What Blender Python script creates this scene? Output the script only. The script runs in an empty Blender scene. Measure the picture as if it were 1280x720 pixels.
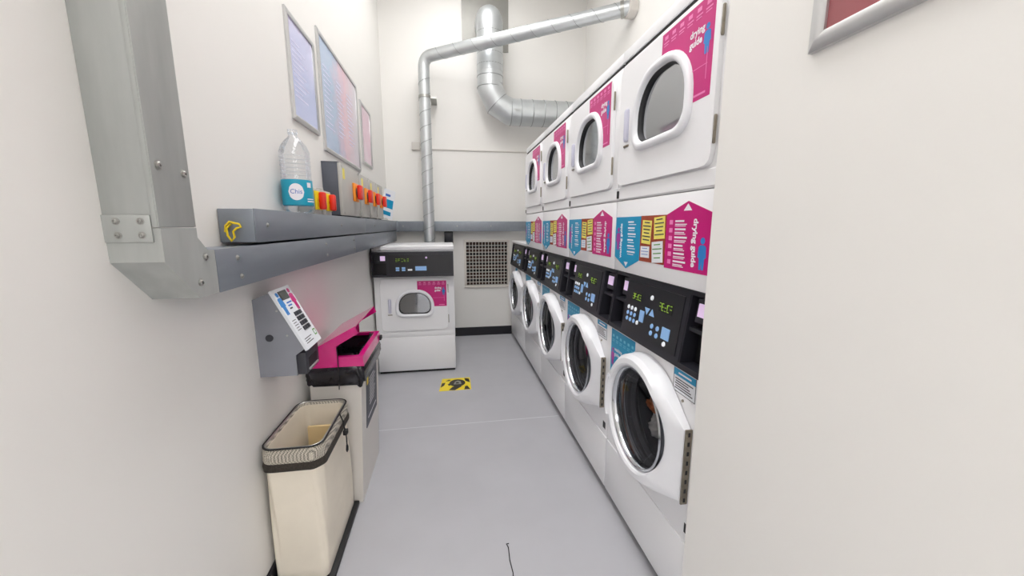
import bpy, bmesh, math, random
from mathutils import Vector, Matrix
random.seed(7)
PI = math.pi
C = bpy.context.scene.collection
SC = bpy.context.scene

# ------------------------------------------------------------------ camera
CAM_H, PITCH, YAW, FPX = 1.38, 0.1632, 0.1637, 473.4
cd = bpy.data.cameras.new('camera')
cam = bpy.data.objects.new('camera', cd)
C.objects.link(cam)
cd.sensor_width = 36.0
cd.lens = FPX / 1280.0 * 36.0
cd.clip_start = 0.02
cam.location = (0, 0, CAM_H)
cam.rotation_euler = (PI/2 - PITCH, 0, -YAW)
SC.camera = cam

# ------------------------------------------------------------------ world, exposure
w = bpy.data.worlds.new('world')
SC.world = w
w.use_nodes = True
w.node_tree.nodes['Background'].inputs[0].default_value = (0.9, 0.95, 1, 1)
w.node_tree.nodes['Background'].inputs[1].default_value = 0.3
SC.view_settings.view_transform = 'Standard'
SC.view_settings.look = 'None'
SC.view_settings.exposure = 0.04
SC.view_settings.gamma = 1
SC.view_settings.use_curve_mapping = False
LAMP = 9.0             # strength of the passage ceiling lights
HALL_FILL = 13.0       # strength of the fill lights added in the unseen hall behind the viewer

# ------------------------------------------------------------------ materials
MATS = {}
def srgb(r, g, b):
    f = lambda c: (c/255/12.92) if c/255 <= 0.04045 else ((c/255+0.055)/1.055)**2.4
    return (f(r), f(g), f(b), 1)
def mat(name, col, rough=0.5, metal=0.0, noise=0.0, nscale=8.0, bump=0.0, bscale=60.0, coat=0.0, stretch=None, emit=0.0, spec=0.5):
    m = bpy.data.materials.new(name)
    m.use_nodes = True
    nt = m.node_tree
    b = nt.nodes['Principled BSDF']
    b.inputs['Base Color'].default_value = col
    b.inputs['Roughness'].default_value = rough
    b.inputs['Metallic'].default_value = metal
    b.inputs['Specular IOR Level'].default_value = spec
    b.inputs['Coat Weight'].default_value = coat
    if emit:
        b.inputs['Emission Color'].default_value = col
        b.inputs['Emission Strength'].default_value = emit
    if noise or bump:
        tc = nt.nodes.new('ShaderNodeTexCoord')
        src = tc.outputs['Object']
        if stretch:
            mp = nt.nodes.new('ShaderNodeMapping')
            mp.inputs['Scale'].default_value = stretch
            nt.links.new(src, mp.inputs['Vector'])
            src = mp.outputs['Vector']
    if noise:
        n = nt.nodes.new('ShaderNodeTexNoise')
        n.inputs['Scale'].default_value = nscale
        n.inputs['Detail'].default_value = 5
        nt.links.new(src, n.inputs['Vector'])
        mr = nt.nodes.new('ShaderNodeMapRange')
        mr.inputs['From Min'].default_value = 0.25
        mr.inputs['From Max'].default_value = 0.75
        mr.inputs['To Min'].default_value = 1 - noise
        mr.inputs['To Max'].default_value = 1 + noise * 0.5
        nt.links.new(n.outputs['Fac'], mr.inputs['Value'])
        mx = nt.nodes.new('ShaderNodeVectorMath')
        mx.operation = 'SCALE'
        mx.inputs[0].default_value = col[:3]
        nt.links.new(mr.outputs['Result'], mx.inputs['Scale'])
        nt.links.new(mx.outputs['Vector'], b.inputs['Base Color'])
    if bump:
        n2 = nt.nodes.new('ShaderNodeTexNoise')
        n2.inputs['Scale'].default_value = bscale
        n2.inputs['Detail'].default_value = 4
        nt.links.new(src, n2.inputs['Vector'])
        bp = nt.nodes.new('ShaderNodeBump')
        bp.inputs['Strength'].default_value = bump
        bp.inputs['Distance'].default_value = 0.004
        nt.links.new(n2.outputs['Fac'], bp.inputs['Height'])
        nt.links.new(bp.outputs['Normal'], b.inputs['Normal'])
    MATS[name] = m
    return m
def glassy(name, tint, refl, rough=0.02, rise=0.5):
    """thin glass: tinted see-through plus mirror reflection"""
    m = bpy.data.materials.new(name)
    m.use_nodes = True
    nt = m.node_tree
    nt.nodes.clear()
    out = nt.nodes.new('ShaderNodeOutputMaterial')
    mix = nt.nodes.new('ShaderNodeMixShader')
    tr = nt.nodes.new('ShaderNodeBsdfTransparent')
    gl = nt.nodes.new('ShaderNodeBsdfGlossy')
    lw = nt.nodes.new('ShaderNodeLayerWeight')
    mr = nt.nodes.new('ShaderNodeMapRange')
    tr.inputs[0].default_value = tint
    gl.inputs['Roughness'].default_value = rough
    gl.inputs['Color'].default_value = (0.95, 0.97, 1, 1)
    lw.inputs['Blend'].default_value = 0.3
    mr.inputs['To Min'].default_value = refl
    mr.inputs['To Max'].default_value = min(1, refl + rise)
    nt.links.new(lw.outputs['Fresnel'], mr.inputs['Value'])
    nt.links.new(mr.outputs['Result'], mix.inputs[0])
    nt.links.new(tr.outputs[0], mix.inputs[1])
    nt.links.new(gl.outputs[0], mix.inputs[2])
    nt.links.new(mix.outputs[0], out.inputs[0])
    MATS[name] = m
    return m
def poster_mat(name, stops, axis='y', k=1.0, off=0.0, rough=0.25):
    """flat print: a colour ramp along one object axis with blotches"""
    m = bpy.data.materials.new(name)
    m.use_nodes = True
    nt = m.node_tree
    b = nt.nodes['Principled BSDF']
    b.inputs['Roughness'].default_value = rough
    tc = nt.nodes.new('ShaderNodeTexCoord')
    sp = nt.nodes.new('ShaderNodeSeparateXYZ')
    nt.links.new(tc.outputs['Object'], sp.inputs[0])
    no = nt.nodes.new('ShaderNodeTexNoise')
    no.inputs['Scale'].default_value = 9
    nt.links.new(tc.outputs['Object'], no.inputs['Vector'])
    ma = nt.nodes.new('ShaderNodeMath'); ma.operation = 'MULTIPLY_ADD'
    ma.inputs[1].default_value = k
    ma.inputs[2].default_value = off
    nt.links.new(sp.outputs['xyz'.index(axis)], ma.inputs[0])
    mb = nt.nodes.new('ShaderNodeMath'); mb.operation = 'MULTIPLY_ADD'
    mb.inputs[1].default_value = 0.35
    nt.links.new(no.outputs['Fac'], mb.inputs[0])
    nt.links.new(ma.outputs[0], mb.inputs[2])
    cr = nt.nodes.new('ShaderNodeValToRGB')
    e = cr.color_ramp.elements
    while len(e) < len(stops): e.new(0.5)
    for i, (p, c) in enumerate(stops):
        e[i].position = p; e[i].color = c
    nt.links.new(mb.outputs[0], cr.inputs[0])
    nt.links.new(cr.outputs[0], b.inputs['Base Color'])
    MATS[name] = m
    return m

mat('wall_paint', srgb(237, 235, 231), 0.55, noise=0.02, nscale=1.5, bump=0.03, bscale=90)
mat('ceiling_paint', srgb(240, 239, 236), 0.8)
mat('floor_paint', srgb(184, 184, 189), 0.45, noise=0.06, nscale=3.0, bump=0.06, bscale=35)
mat('skirt_black', srgb(22, 22, 30), 0.5)
mat('joint_pale', srgb(206, 207, 211), 0.5)
mat('enamel', srgb(243, 243, 245), 0.28, noise=0.012, nscale=3)
mat('white_plastic', srgb(240, 241, 245), 0.3)
mat('pale_handle', srgb(205, 205, 222), 0.35)
mat('black_panel', srgb(38, 38, 45), 0.38, noise=0.08, nscale=20)
mat('black_deep', srgb(14, 14, 18), 0.5)
mat('keypad', srgb(28, 28, 33), 0.3)
mat('gap_dark', srgb(40, 40, 42), 0.7)
mat('btn_blue', srgb(140, 180, 225), 0.4, emit=0.12)
mat('btn_white', srgb(235, 240, 245), 0.4, emit=0.12)
mat('lilac', srgb(222, 196, 232), 0.35, emit=0.35)
mat('led_green', srgb(150, 190, 60), 0.4, emit=0.25)
mat('pink', srgb(200, 14, 120), 0.35)
mat('pink_gloss', srgb(222, 20, 132), 0.16, coat=0.6)
mat('blue_sign', srgb(10, 150, 196), 0.4)
mat('blue_person', srgb(40, 130, 205), 0.4)
mat('magenta_person', srgb(170, 60, 160), 0.4)
mat('print_white', srgb(244, 240, 246), 0.45)
mat('print_faint', srgb(238, 130, 190), 0.45)
mat('print_faint_blue', srgb(120, 205, 230), 0.45)
mat('print_dark', srgb(60, 60, 66), 0.5)
mat('cork', srgb(158, 66, 40), 0.7, noise=0.2, nscale=40)
mat('note_yellow', srgb(240, 226, 110), 0.6)
mat('note_white', srgb(232, 235, 240), 0.6)
mat('note_ink_blue', srgb(60, 110, 190), 0.5)
mat('note_ink_green', srgb(90, 150, 70), 0.5)
mat('steel', srgb(176, 176, 172), 0.32, 0.9, noise=0.1, nscale=30)
mat('hinge_steel', srgb(150, 142, 128), 0.4, 0.7, noise=0.25, nscale=60)
mat('drum_steel', srgb(62, 60, 64), 0.35, 0.9)
mat('gasket', srgb(36, 36, 40), 0.55)
mat('chrome', srgb(200, 202, 206), 0.15, 1.0)
mat('galv', srgb(180, 183, 180), 0.45, 0.3, noise=0.14, nscale=7, bump=0.05, bscale=25, stretch=(3, 3, 0.5))  # vertical run: base lightened for the light falling on it from behind the viewer
mat('galv_h_shaded', srgb(144, 150, 158), 0.4, 0.5, noise=0.1, nscale=7, bump=0.04, bscale=25, stretch=(3, 0.4, 3))  # same metal on the horizontal runs, shade put into a darker base
mat('duct_metal', srgb(206, 210, 212), 0.4, 0.8, noise=0.08, nscale=10)
mat('seam', srgb(150, 154, 156), 0.4, 0.8)
mat('plate_grey', srgb(158, 157, 152), 0.5, 0.4, noise=0.1, nscale=5)
mat('alu', srgb(206, 206, 206), 0.3, 0.7)
mat('meter_grey', srgb(140, 142, 150), 0.45, noise=0.15, nscale=7)
mat('meter_dark', srgb(52, 53, 60), 0.4)
mat('lcd', srgb(70, 76, 72), 0.25)
mat('bin_white', srgb(226, 221, 214), 0.4, noise=0.03, nscale=4)
mat('bag_black', srgb(32, 30, 36), 0.22, noise=0.2, nscale=20, bump=0.7, bscale=26)
mat('canvas', srgb(240, 231, 214), 0.85, noise=0.06, nscale=6, bump=0.35, bscale=14)
mat('cardboard', srgb(232, 206, 156), 0.8)
mat('cord_black', srgb(24, 24, 26), 0.6)
mat('sign_slate', srgb(74, 76, 88), 0.5, noise=0.1, nscale=14)
mat('iso_grey', srgb(186, 184, 178), 0.45, noise=0.05, nscale=10)
mat('iso_dark', srgb(84, 88, 98), 0.45)
mat('red', srgb(226, 40, 20), 0.35)
mat('orange', srgb(246, 150, 40), 0.4)
mat('yellow', srgb(246, 214, 30), 0.4)
mat('bottle_label', srgb(24, 160, 190), 0.35)
mat('conduit_white', srgb(214, 210, 204), 0.5)
mat('cloth_white', srgb(226, 222, 214), 0.9, bump=0.4, bscale=20)
mat('cloth_orange', srgb(205, 120, 70), 0.9, bump=0.4, bscale=20)
mat('cloth_blue', srgb(120, 175, 205), 0.9, bump=0.4, bscale=20)
mat('filter', srgb(86, 66, 60), 0.9, noise=0.5, nscale=5, stretch=(1, 1, 7))
mat('grille_white', srgb(222, 216, 208), 0.5)
mat('tape_yellow', srgb(244, 218, 40), 0.5)
mat('tape_black', srgb(40, 34, 22), 0.5)
mat('lamp_white', (1.0, 0.99, 0.985, 1), 0.5, emit=LAMP)
mat('lamp_hall_fill', (1.0, 0.99, 0.985, 1), 0.5, emit=HALL_FILL)
glassy('glass_dark', (0.74, 0.74, 0.77, 1), 0.012, rise=0.35)
glassy('glass_inner', (0.95, 0.95, 0.96, 1), 0.0, rise=0.08)
glassy('glass_dryer', (0.35, 0.37, 0.38, 1), 0.40, 0.06)
glassy('bottle_clear', (0.95, 0.96, 0.97, 1), 0.04, 0.05)
# drawstring net: a fine dark and pale weave
def net_mat():
    m = mat('net', srgb(120, 116, 108), 0.8)
    nt = m.node_tree
    b = nt.nodes['Principled BSDF']
    tc = nt.nodes.new('ShaderNodeTexCoord')
    mp = nt.nodes.new('ShaderNodeMapping')
    mp.inputs['Rotation'].default_value = (0.6, 0.5, 0.78)
    ck = nt.nodes.new('ShaderNodeTexChecker')
    ck.inputs['Scale'].default_value = 330
    ck.inputs['Color1'].default_value = srgb(86, 82, 76)
    ck.inputs['Color2'].default_value = srgb(224, 216, 200)
    nt.links.new(tc.outputs['Object'], mp.inputs[0])
    nt.links.new(mp.outputs[0], ck.inputs['Vector'])
    nt.links.new(ck.outputs['Color'], b.inputs['Base Color'])
net_mat()
mat('net_dark', srgb(58, 52, 46), 0.9, noise=0.6, nscale=160)
lt = srgb
poster_mat('poster_one', [(0.0, lt(200, 206, 236)), (0.35, lt(190, 200, 234)), (0.75, lt(206, 206, 236)), (1.0, lt(232, 190, 206))], 'z', 1.5, 0.30)  # left-wall prints are paled, the glare on them is put into the colours
poster_mat('poster_two', [(0.0, lt(188, 200, 222)), (0.3, lt(174, 194, 220)), (0.52, lt(228, 190, 202)), (0.75, lt(216, 206, 216)), (1.0, lt(210, 210, 214))], 'y', 0.85, 0.3)
poster_mat('poster_three', [(0.0, lt(222, 214, 222)), (0.5, lt(226, 190, 206)), (1.0, lt(214, 206, 214))], 'z', 1.0, 0.3)
poster_mat('poster_right', [(0.0, lt(150, 92, 92)), (0.5, lt(168, 84, 96)), (1.0, lt(190, 60, 96))], 'z', 1.5, 0.4)

# ------------------------------------------------------------------ mesh helpers
def fin(name, bm, material, parent=None, smooth=False, angle=None):
    bmesh.ops.recalc_face_normals(bm, faces=bm.faces[:])
    me = bpy.data.meshes.new(name)
    bm.to_mesh(me); bm.free()
    if smooth:
        for p in me.polygons: p.use_smooth = True
        if angle: me.set_sharp_from_angle(angle=math.radians(angle))
    me.materials.append(MATS[material] if isinstance(material, str) else material)
    o = bpy.data.objects.new(name, me)
    C.objects.link(o)
    if parent: o.parent = parent
    return o
def tag(o, label, cat, group=None):
    o['label'] = label; o['category'] = cat
    if group: o['group'] = group
    return o
def thing(name, label, cat, loc=(0, 0, 0), rotz=0.0, group=None):
    o = bpy.data.objects.new(name, None)
    C.objects.link(o)
    o.empty_display_size = 0.05
    o.location = loc; o.rotation_euler = (0, 0, rotz)
    return tag(o, label, cat, group)
def struct(o):
    o['kind'] = 'structure'
    return o
def B(): return bmesh.new()
def abox(bm, x0, x1, y0, y1, z0, z1, bev=0.0, seg=2):
    vs = [bm.verts.new((x, y, z)) for x in (x0, x1) for y in (y0, y1) for z in (z0, z1)]
    fs = [bm.faces.new([vs[i] for i in q]) for q in ((0, 1, 3, 2), (4, 6, 7, 5), (0, 4, 5, 1), (2, 3, 7, 6), (0, 2, 6, 4), (1, 5, 7, 3))]
    if bev:
        es = list({e for f in fs for e in f.edges})
        bmesh.ops.bevel(bm, geom=es, offset=bev, segments=seg, profile=0.5, affect='EDGES')
def box(name, m, parent, x0, x1, y0, y1, z0, z1, bev=0.0, seg=2):
    bm = B(); abox(bm, x0, x1, y0, y1, z0, z1, bev, seg)
    return fin(name, bm, m, parent, smooth=bev > 0, angle=40)
def loft(bm, loops, cap0=True, cap1=True, closed=True):
    rows = [[bm.verts.new(p) for p in L] for L in loops]
    n = len(rows[0])
    for a, b in zip(rows, rows[1:]):
        for i in range(n if closed else n-1):
            j = (i+1) % n
            bm.faces.new((a[i], a[j], b[j], b[i]))
    if cap0: bm.faces.new(rows[0][::-1])
    if cap1: bm.faces.new(rows[-1])
def prism(bm, poly, axis, a, b):
    """poly: 2-D points in the plane across the axis (x: (y,z), y: (x,z), z: (x,y))"""
    def P(p, t):
        return {'x': (t, p[0], p[1]), 'y': (p[0], t, p[1]), 'z': (p[0], p[1], t)}[axis]
    loft(bm, [[P(p, a) for p in poly], [P(p, b) for p in poly]])
def pris(name, m, parent, poly, axis, a, b):
    bm = B(); prism(bm, poly, axis, a, b)
    return fin(name, bm, m, parent)
def tube(bm, path, r, n=12, caps=True, closed=False):
    pts = [Vector(p) for p in path]
    rs = r if isinstance(r, (list, tuple)) else [r]*len(pts)
    loops = []
    up = None
    for i, p in enumerate(pts):
        if closed:
            d = (pts[(i+1) % len(pts)] - pts[i-1]).normalized()
        else:
            d = (pts[min(i+1, len(pts)-1)] - pts[max(i-1, 0)]).normalized()
        if up is None:
            up = Vector((0, 0, 1)) if abs(d.z) < 0.9 else Vector((1, 0, 0))
        u = (up - d*up.dot(d)).normalized(); up = u
        v = d.cross(u)
        loops.append([p + (u*math.cos(2*PI*k/n) + v*math.sin(2*PI*k/n))*rs[i] for k in range(n)])
    if closed: loops.append(loops[0])
    loft(bm, loops, caps and not closed, caps and not closed)
def tub(name, m, parent, path, r, n=12, closed=False):
    bm = B(); tube(bm, path, r, n, closed=closed)
    if closed: bmesh.ops.remove_doubles(bm, verts=bm.verts[:], dist=1e-6)
    return fin(name, bm, m, parent, smooth=True, angle=50)
def cyl(name, m, parent, c, r, axis, a, b, n=16, r2=None):
    bm = B()
    r2 = r if r2 is None else r2
    def P(k, rr, t):
        u, v = rr*math.cos(2*PI*k/n), rr*math.sin(2*PI*k/n)
        return {'x': (t, c[0]+u, c[1]+v), 'y': (c[0]+u, t, c[1]+v), 'z': (c[0]+u, c[1]+v, t)}[axis]
    loft(bm, [[P(k, r, a) for k in range(n)], [P(k, r2, b) for k in range(n)]])
    return fin(name, bm, m, parent, smooth=True, angle=40)
def rrect(x0, x1, y0, y1, r, n=5):
    """rounded rectangle, r one radius or four (x0y0, x1y0, x1y1, x0y1)"""
    rs = r if isinstance(r, (list, tuple)) else [r]*4
    out = []
    for (cx, cy, a0, rr) in ((x0+rs[0], y0+rs[0], PI, rs[0]), (x1-rs[1], y0+rs[1], 1.5*PI, rs[1]), (x1-rs[2], y1-rs[2], 0, rs[2]), (x0+rs[3], y1-rs[3], 0.5*PI, rs[3])):
        for k in range(n+1):
            a = a0 + k*PI/2/n
            out.append((cx+rr*math.cos(a), cy+rr*math.sin(a)))
    return out
def text_mesh(name, body, size, m, parent, place, bold=0.0, align='LEFT'):
    """place maps flat letter coordinates (tx, ty) to a 3-D point"""
    cu = bpy.data.curves.new('lettering', 'FONT')
    cu.body = body; cu.size = size; cu.align_x = align; cu.offset = bold
    cu.resolution_u = 3
    t = bpy.data.objects.new('lettering_tmp', cu)
    C.objects.link(t)
    dg = bpy.context.evaluated_depsgraph_get()
    me = bpy.data.meshes.new_from_object(t.evaluated_get(dg))
    bpy.data.objects.remove(t)
    bpy.data.curves.remove(cu)
    for v in me.vertices: v.co = place(v.co.x, v.co.y)
    me.name = name
    me.materials.clear(); me.materials.append(MATS[m])
    o = bpy.data.objects.new(name, me)
    C.objects.link(o); o.parent = parent
    return o
def copy_tree(o, parent=None):
    c = o.copy(); C.objects.link(c)
    if parent: c.parent = parent
    for ch in list(o.children): copy_tree(ch, c)
    return c
def person_poly(cy, cz, h):
    """little standing figure outline in (y, z): body below a separate round head; returns body, head"""
    s = h
    body = [(-.11, .0), (-.02, .0), (0, .30), (.02, .0), (.11, .0), (.13, .36), (.2, .38), (.17, .70), (.09, .76), (-.09, .76), (-.17, .70), (-.2, .38), (-.13, .36)]
    head = [(.105*math.cos(a*PI/7), .89+.105*math.sin(a*PI/7)) for a in range(14)]
    return [(cy+x*s, cz+z*s) for x, z in body], [(cy+x*s, cz+z*s) for x, z in head]

# ------------------------------------------------------------------ room shell
XL, XR, XN, YB, YF, ZC = -0.70, 1.665, 0.715, 4.69, -0.9, 4.05
HX0, HX1, HY0 = -2.4, 2.9, -4.6        # unseen hall, added behind the viewer to bring in light
YN = 0.955
def swall(name, m, *b): return struct(box(name, m, None, *b))
swall('floor', 'floor_paint', HX0-.1, HX1+.1, HY0-.1, YB+.1, -.12, 0)
ZH = 2.75  # hall ceiling kept low so the added lights reach the lower walls
swall('ceiling', 'ceiling_paint', XL-.1, XR+.1, YF, YB+.1, ZC, ZC+.1)
swall('ceiling_added_hall', 'ceiling_paint', HX0-.1, HX1+.1, HY0-.1, YF, ZH, ZH+.1)
swall('wall_over_opening', 'wall_paint', XL-.1, XR+.1, YF-.1, YF, ZH+.1, ZC+.1)
swall('wall_left', 'wall_paint', XL-.1, XL, YF, YB+.1, 0, ZC)
swall('wall_right', 'wall_paint', XR, XR+.1, YN, YB+.1, 0, ZC)
swall('wall_right_near', 'wall_paint', XN, XR+.1, YF, YN, 0, ZC)
swall('wall_added_hall_left', 'wall_paint', HX0-.1, HX0, HY0, YF, 0, ZH)
swall('wall_added_hall_right', 'wall_paint', HX1, HX1+.1, HY0, YF, 0, ZH)
swall('wall_added_hall_behind', 'wall_paint', HX0-.1, HX1+.1, HY0-.1, HY0, 0, ZH)
swall('wall_added_hall_front_left', 'wall_paint', HX0, XL-.1, YF, YF+.1, 0, ZH)
swall('wall_added_hall_front_right', 'wall_paint', XR+.1, HX1, YF, YF+.1, 0, ZH)
# back wall with the ventilation opening
GX0, GX1, GZ0, GZ1 = .205, .715, .645, 1.18
wb = box('wall_back', 'wall_paint', None, XL, XR, YB, YB+.1, 0, GZ0)
struct(wb)
bm = B()
abox(bm, XL, GX0, YB, YB+.1, GZ0, GZ1); abox(bm, GX1, XR, YB, YB+.1, GZ0, GZ1); abox(bm, XL, XR, YB, YB+.1, GZ1, ZC)
abox(bm, XL, XR, YB, YB+.1, 0, GZ0)
bm2 = bm
me = bpy.data.meshes.new('wall_back'); bmesh.ops.recalc_face_normals(bm, faces=bm.faces[:]); bm.to_mesh(me); bm.free()
me.materials.append(MATS['wall_paint'])
wb.data = me
struct(box('baseboard_back', 'skirt_black', None, .0, .77, YB-.012, YB, 0, .108))
struct(box('baseboard_left', 'skirt_black', None, XL, XL+.010, YF, 3.5, 0, .10))
struct(box('trim_1', 'joint_pale', None, XL+.012, .76, 2.503, 2.511, -.001, .0006))

# ceiling lights (above the frame)
def ceiling_light(x, y, label, wx=.62, ly=1.2, z=ZC, m='lamp_white'):
    t = thing('ceiling_light', label, 'light', (x, y, z), group='wide ceiling lights')
    box('housing', 'white_plastic', t, -wx/2, wx/2, -ly/2, ly/2, -.05, 0, .004)
    box('diffuser', m, t, -wx/2+.015, wx/2-.015, -ly/2+.015, ly/2-.015, -.065, -.05)
for x_, n_ in ((-1.3, 'left'), (.1, 'middle'), (1.5, 'right')):  # fill lights added out of view to brighten the lower walls
    ceiling_light(x_, -2.6, 'wide white fill light added in the unseen hall behind the viewer, '+n_+' of three', .62, 1.8, ZH, 'lamp_hall_fill')
ceiling_light(.0, .15, 'wide white ceiling light over the passage straight above the viewer', .62, .8)
ceiling_light(.1, 1.95, 'wide white ceiling light over the passage by the laundry bag', .62, 2.4)
ceiling_light(.2, 3.75, 'wide white ceiling light over the far end of the machine row', .62, .8)

# ------------------------------------------------------------------ machine parts (front faces local -x, y runs to the viewer's left)
XW, W, Y0 = .764, .695, .97
def lines_mesh(name, m, parent, x, rows, t=.0016):
    """short printed lines: rows of (y_left, y_right, z, height)"""
    bm = B()
    for (ya, yb, z, h) in rows: abox(bm, x, x+.0004, min(ya, yb), max(ya, yb), z, z+h)
    return fin(name, bm, m, parent)
def window_outline(cy, cz, w, h, n=10):
    """flat bottom with round corners, arched top"""
    x0, x1, z0, z1 = cy-w/2, cy+w/2, cz-h/2, cz+h/2
    pts = []
    rb = .26*h
    for k in range(n+1):
        a = PI + k*PI/2/n; pts.append((x0+rb+rb*math.cos(a), z0+rb+rb*math.sin(a)))
    for k in range(n+1):
        a = 1.5*PI + k*PI/2/n; pts.append((x1-rb+rb*math.cos(a), z0+rb+rb*math.sin(a)))
    ry, rz = w*.43, h*.60
    for k in range(n+1):
        a = k*PI/2/n; pts.append((x1-ry+ry*math.cos(a), z1-rz+rz*math.sin(a)))
    for k in range(n+1):
        a = .5*PI + k*PI/2/n; pts.append((x0+ry+ry*math.cos(a), z1-rz+rz*math.sin(a)))
    return pts
def scaled(pts, cy, cz, dy, dz, w, h):
    return [(cy+(y-cy)*(1-2*dy/w), cz+(z-cz)*(1-2*dz/h)) for y, z in pts]
def ring(pts, x): return [(x, y, z) for y, z in pts]
def dryer_door(t, y0, y1, z0, z1, cy, cz, ww=.375, hh=.285, handle_y=None, sticker=None):
    """dryer door with arched window; t is the machine"""
    win = window_outline(cy, cz, ww, hh)
    # door leaf with an opening
    door = box('door', 'enamel', t, -.014, -.002, y0, y1, z0, z1, .004)
    # use a leaf with a real opening
    cor = [math.atan2(z-cz, y-cy) for y in (y0, y1) for z in (z0, z1)]
    inn = scaled(win, cy, cz, .030, .030, ww, hh)
    angs = sorted({round(math.atan2(z-cz, y-cy), 5) for y, z in inn} | {round(a, 5) for a in cor})
    def cast(poly, a):
        dx, dz = math.cos(a), math.sin(a); best = None
        for (p, q) in zip(poly, poly[1:]+poly[:1]):
            ex, ez = q[0]-p[0], q[1]-p[1]
            den = dx*ez - dz*ex
            if abs(den) < 1e-12: continue
            tt = ((p[0]-cy)*ez - (p[1]-cz)*ex)/den
            s = ((p[0]-cy)*dz - (p[1]-cz)*dx)/den
            if tt > 0 and -1e-4 <= s <= 1+1e-4: best = tt if best is None else max(best, tt)
        return (cy+dx*best, cz+dz*best)
    outp = rrect(y0, y1, z0, z1, .035)
    o_ = [cast(outp, a) for a in angs]
    i_ = [cast(inn, a) for a in angs]
    e_ = [(cy+(y-cy)*.994, cz+(z-cz)*.994) for y, z in o_]
    bm = B()
    loft(bm, [ring(i_, .006), ring(o_, .006), ring(o_, -.011), ring(e_, -.015), ring(i_, -.015), ring(i_, .006)], False, False)
    bmesh.ops.remove_doubles(bm, verts=bm.verts[:], dist=1e-6)
    bmesh.ops.recalc_face_normals(bm, faces=bm.faces[:])
    me = bpy.data.meshes.new('door'); bm.to_mesh(me); bm.free()
    for p in me.polygons: p.use_smooth = True
    me.set_sharp_from_angle(angle=math.radians(30))
    me.materials.append(MATS['enamel'])
    old = door.data; door.data = me; bpy.data.meshes.remove(old)
    # white bezel
    s = lambda d: scaled(win, cy, cz, d, d, ww, hh)
    bm = B()
    loft(bm, [ring(win, -.014), ring(win, -.026), ring(s(.006), -.032), ring(s(.020), -.032), ring(s(.027), -.026), ring(s(.030), .004)], False, False)
    fin('window_bezel', bm, 'white_plastic', door, True, 50)
    bm = B()
    loft(bm, [ring(s(.029), -.016), ring(s(.033), -.016), ring(s(.040), .004)], False, False)
    fin('window_seal', bm, 'gasket', door, True, 50)
    bm = B()
    loft(bm, [ring(s(.031), -.004), ring(s(.031), -.001)])
    fin('window_glass', bm, 'glass_dryer', door)
    bm = B()
    loft(bm, [ring(s(.026), .006), ring(s(.015), .10), ring(s(.10), .16)], False, True)
    fin('drum', bm, 'drum_steel', door, True, 40)
    # handle
    hy = handle_y if handle_y is not None else cy+ww/2+.045
    bm = B()
    hp = rrect(hy-.013, hy+.013, cz-.085, cz+.045, .008)
    hi = rrect(hy-.008, hy+.008, cz-.078, cz+.038, .006)
    loft(bm, [ring(hp, -.013), ring(hp, -.024), ring(hi, -.028)], False, True)
    fin('handle', bm, 'pale_handle', door, True, 40)
    box('latch', 'hinge_steel', door, -.02, -.013, hy-.02, hy+.02, cz-.105, cz-.098)
    for hz in (z0+.10, z1-.10):
        box('hinge', 'hinge_steel', door, -.014, -.005, y0-.006, y0+.001, hz-.040, hz+.040, .003)
    # pink guide sticker wrapped round the window
    ya, yb, za, zb = sticker
    out = [(yb, zb), (ya, zb), (ya, za)]
    arc = [p for p in scaled(win, cy, cz, -.003, -.003, ww, hh)]
    # right-hand (small y) side of the window from the bottom of the sticker up to its left edge
    seg = [p for p in arc if p[0] <= yb and p[1] >= za and (p[1] > cz or p[0] < cy)]
    seg = [p for p in seg if p[0] < yb]
    seg.sort(key=lambda p: math.atan2(p[1]-cz, -(p[0]-cy)))
    poly = out + [(seg[0][0], za)] + seg + [(yb, seg[-1][1])]
    st = pris('guide_sticker', 'pink', door, poly, 'x', -.0158, -.0148)
    st['label'] = 'pink drying guide sticker round the window'
    X_ = -.0164
    sy = (yb-ya)/.275; sz = (zb-za)/.285
    text_mesh('lettering', 'drying\nguide', .029*sz, 'print_white', door, lambda u, v: (X_, ya+.112*sy-u, zb-.088*sz+v), .0009)
    rows = []
    for k in range(6):
        yy = yb-.012*sy-k*.044*sy
        rows += [(yy-.004, yy-.024*sy, zb-.024*sz, .012*sz), (yy, yy-.030*sy, zb-.036*sz, .004), (yy, yy-.026*sy, zb-.044*sz, .003)]
    for r1 in ((ya+.13*sy, ya+.02*sy, zb-.19*sz, .002), (ya+.075*sy, ya+.02*sy, za+.012, .006), (ya+.022*sy, ya+.025*sy, za+.05, .09*sz)):
        lines_mesh('printed_rule', 'print_faint', door, X_, [r1])
    lines_mesh('printed_lines', 'print_faint', door, X_, rows)
    bd, hd = person_poly(ya+.028*sy, zb-.16*sz, .085*sz)
    pris('printed_figure', 'blue_person', door, bd, 'x', X_, X_+.0004)
    pris('printed_figure', 'blue_person', door, hd, 'x', X_, X_+.0004)
    return door
def sheet_with_hole(bm, y0, y1, z0, z1, cy, cz, r, x, n=48):
    angs = [2*PI*k/n for k in range(n)] + [math.atan2(z-cz, y-cy) % (2*PI) for y in (y0, y1) for z in (z0, z1)]
    angs = sorted(set(round(a, 6) for a in angs))
    o, i = [], []
    for a in angs:
        c, s = math.cos(a), math.sin(a)
        t = min([((y1 if c > 0 else y0)-cy)/c if abs(c) > 1e-9 else 1e9, ((z1 if s > 0 else z0)-cz)/s if abs(s) > 1e-9 else 1e9])
        o.append((cy+c*t, cz+s*t)); i.append((cy+c*r, cz+s*r))
    loft(bm, [ring(o, x), ring(i, x), ring(i, x+.02)], False, False)
    return o
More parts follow.
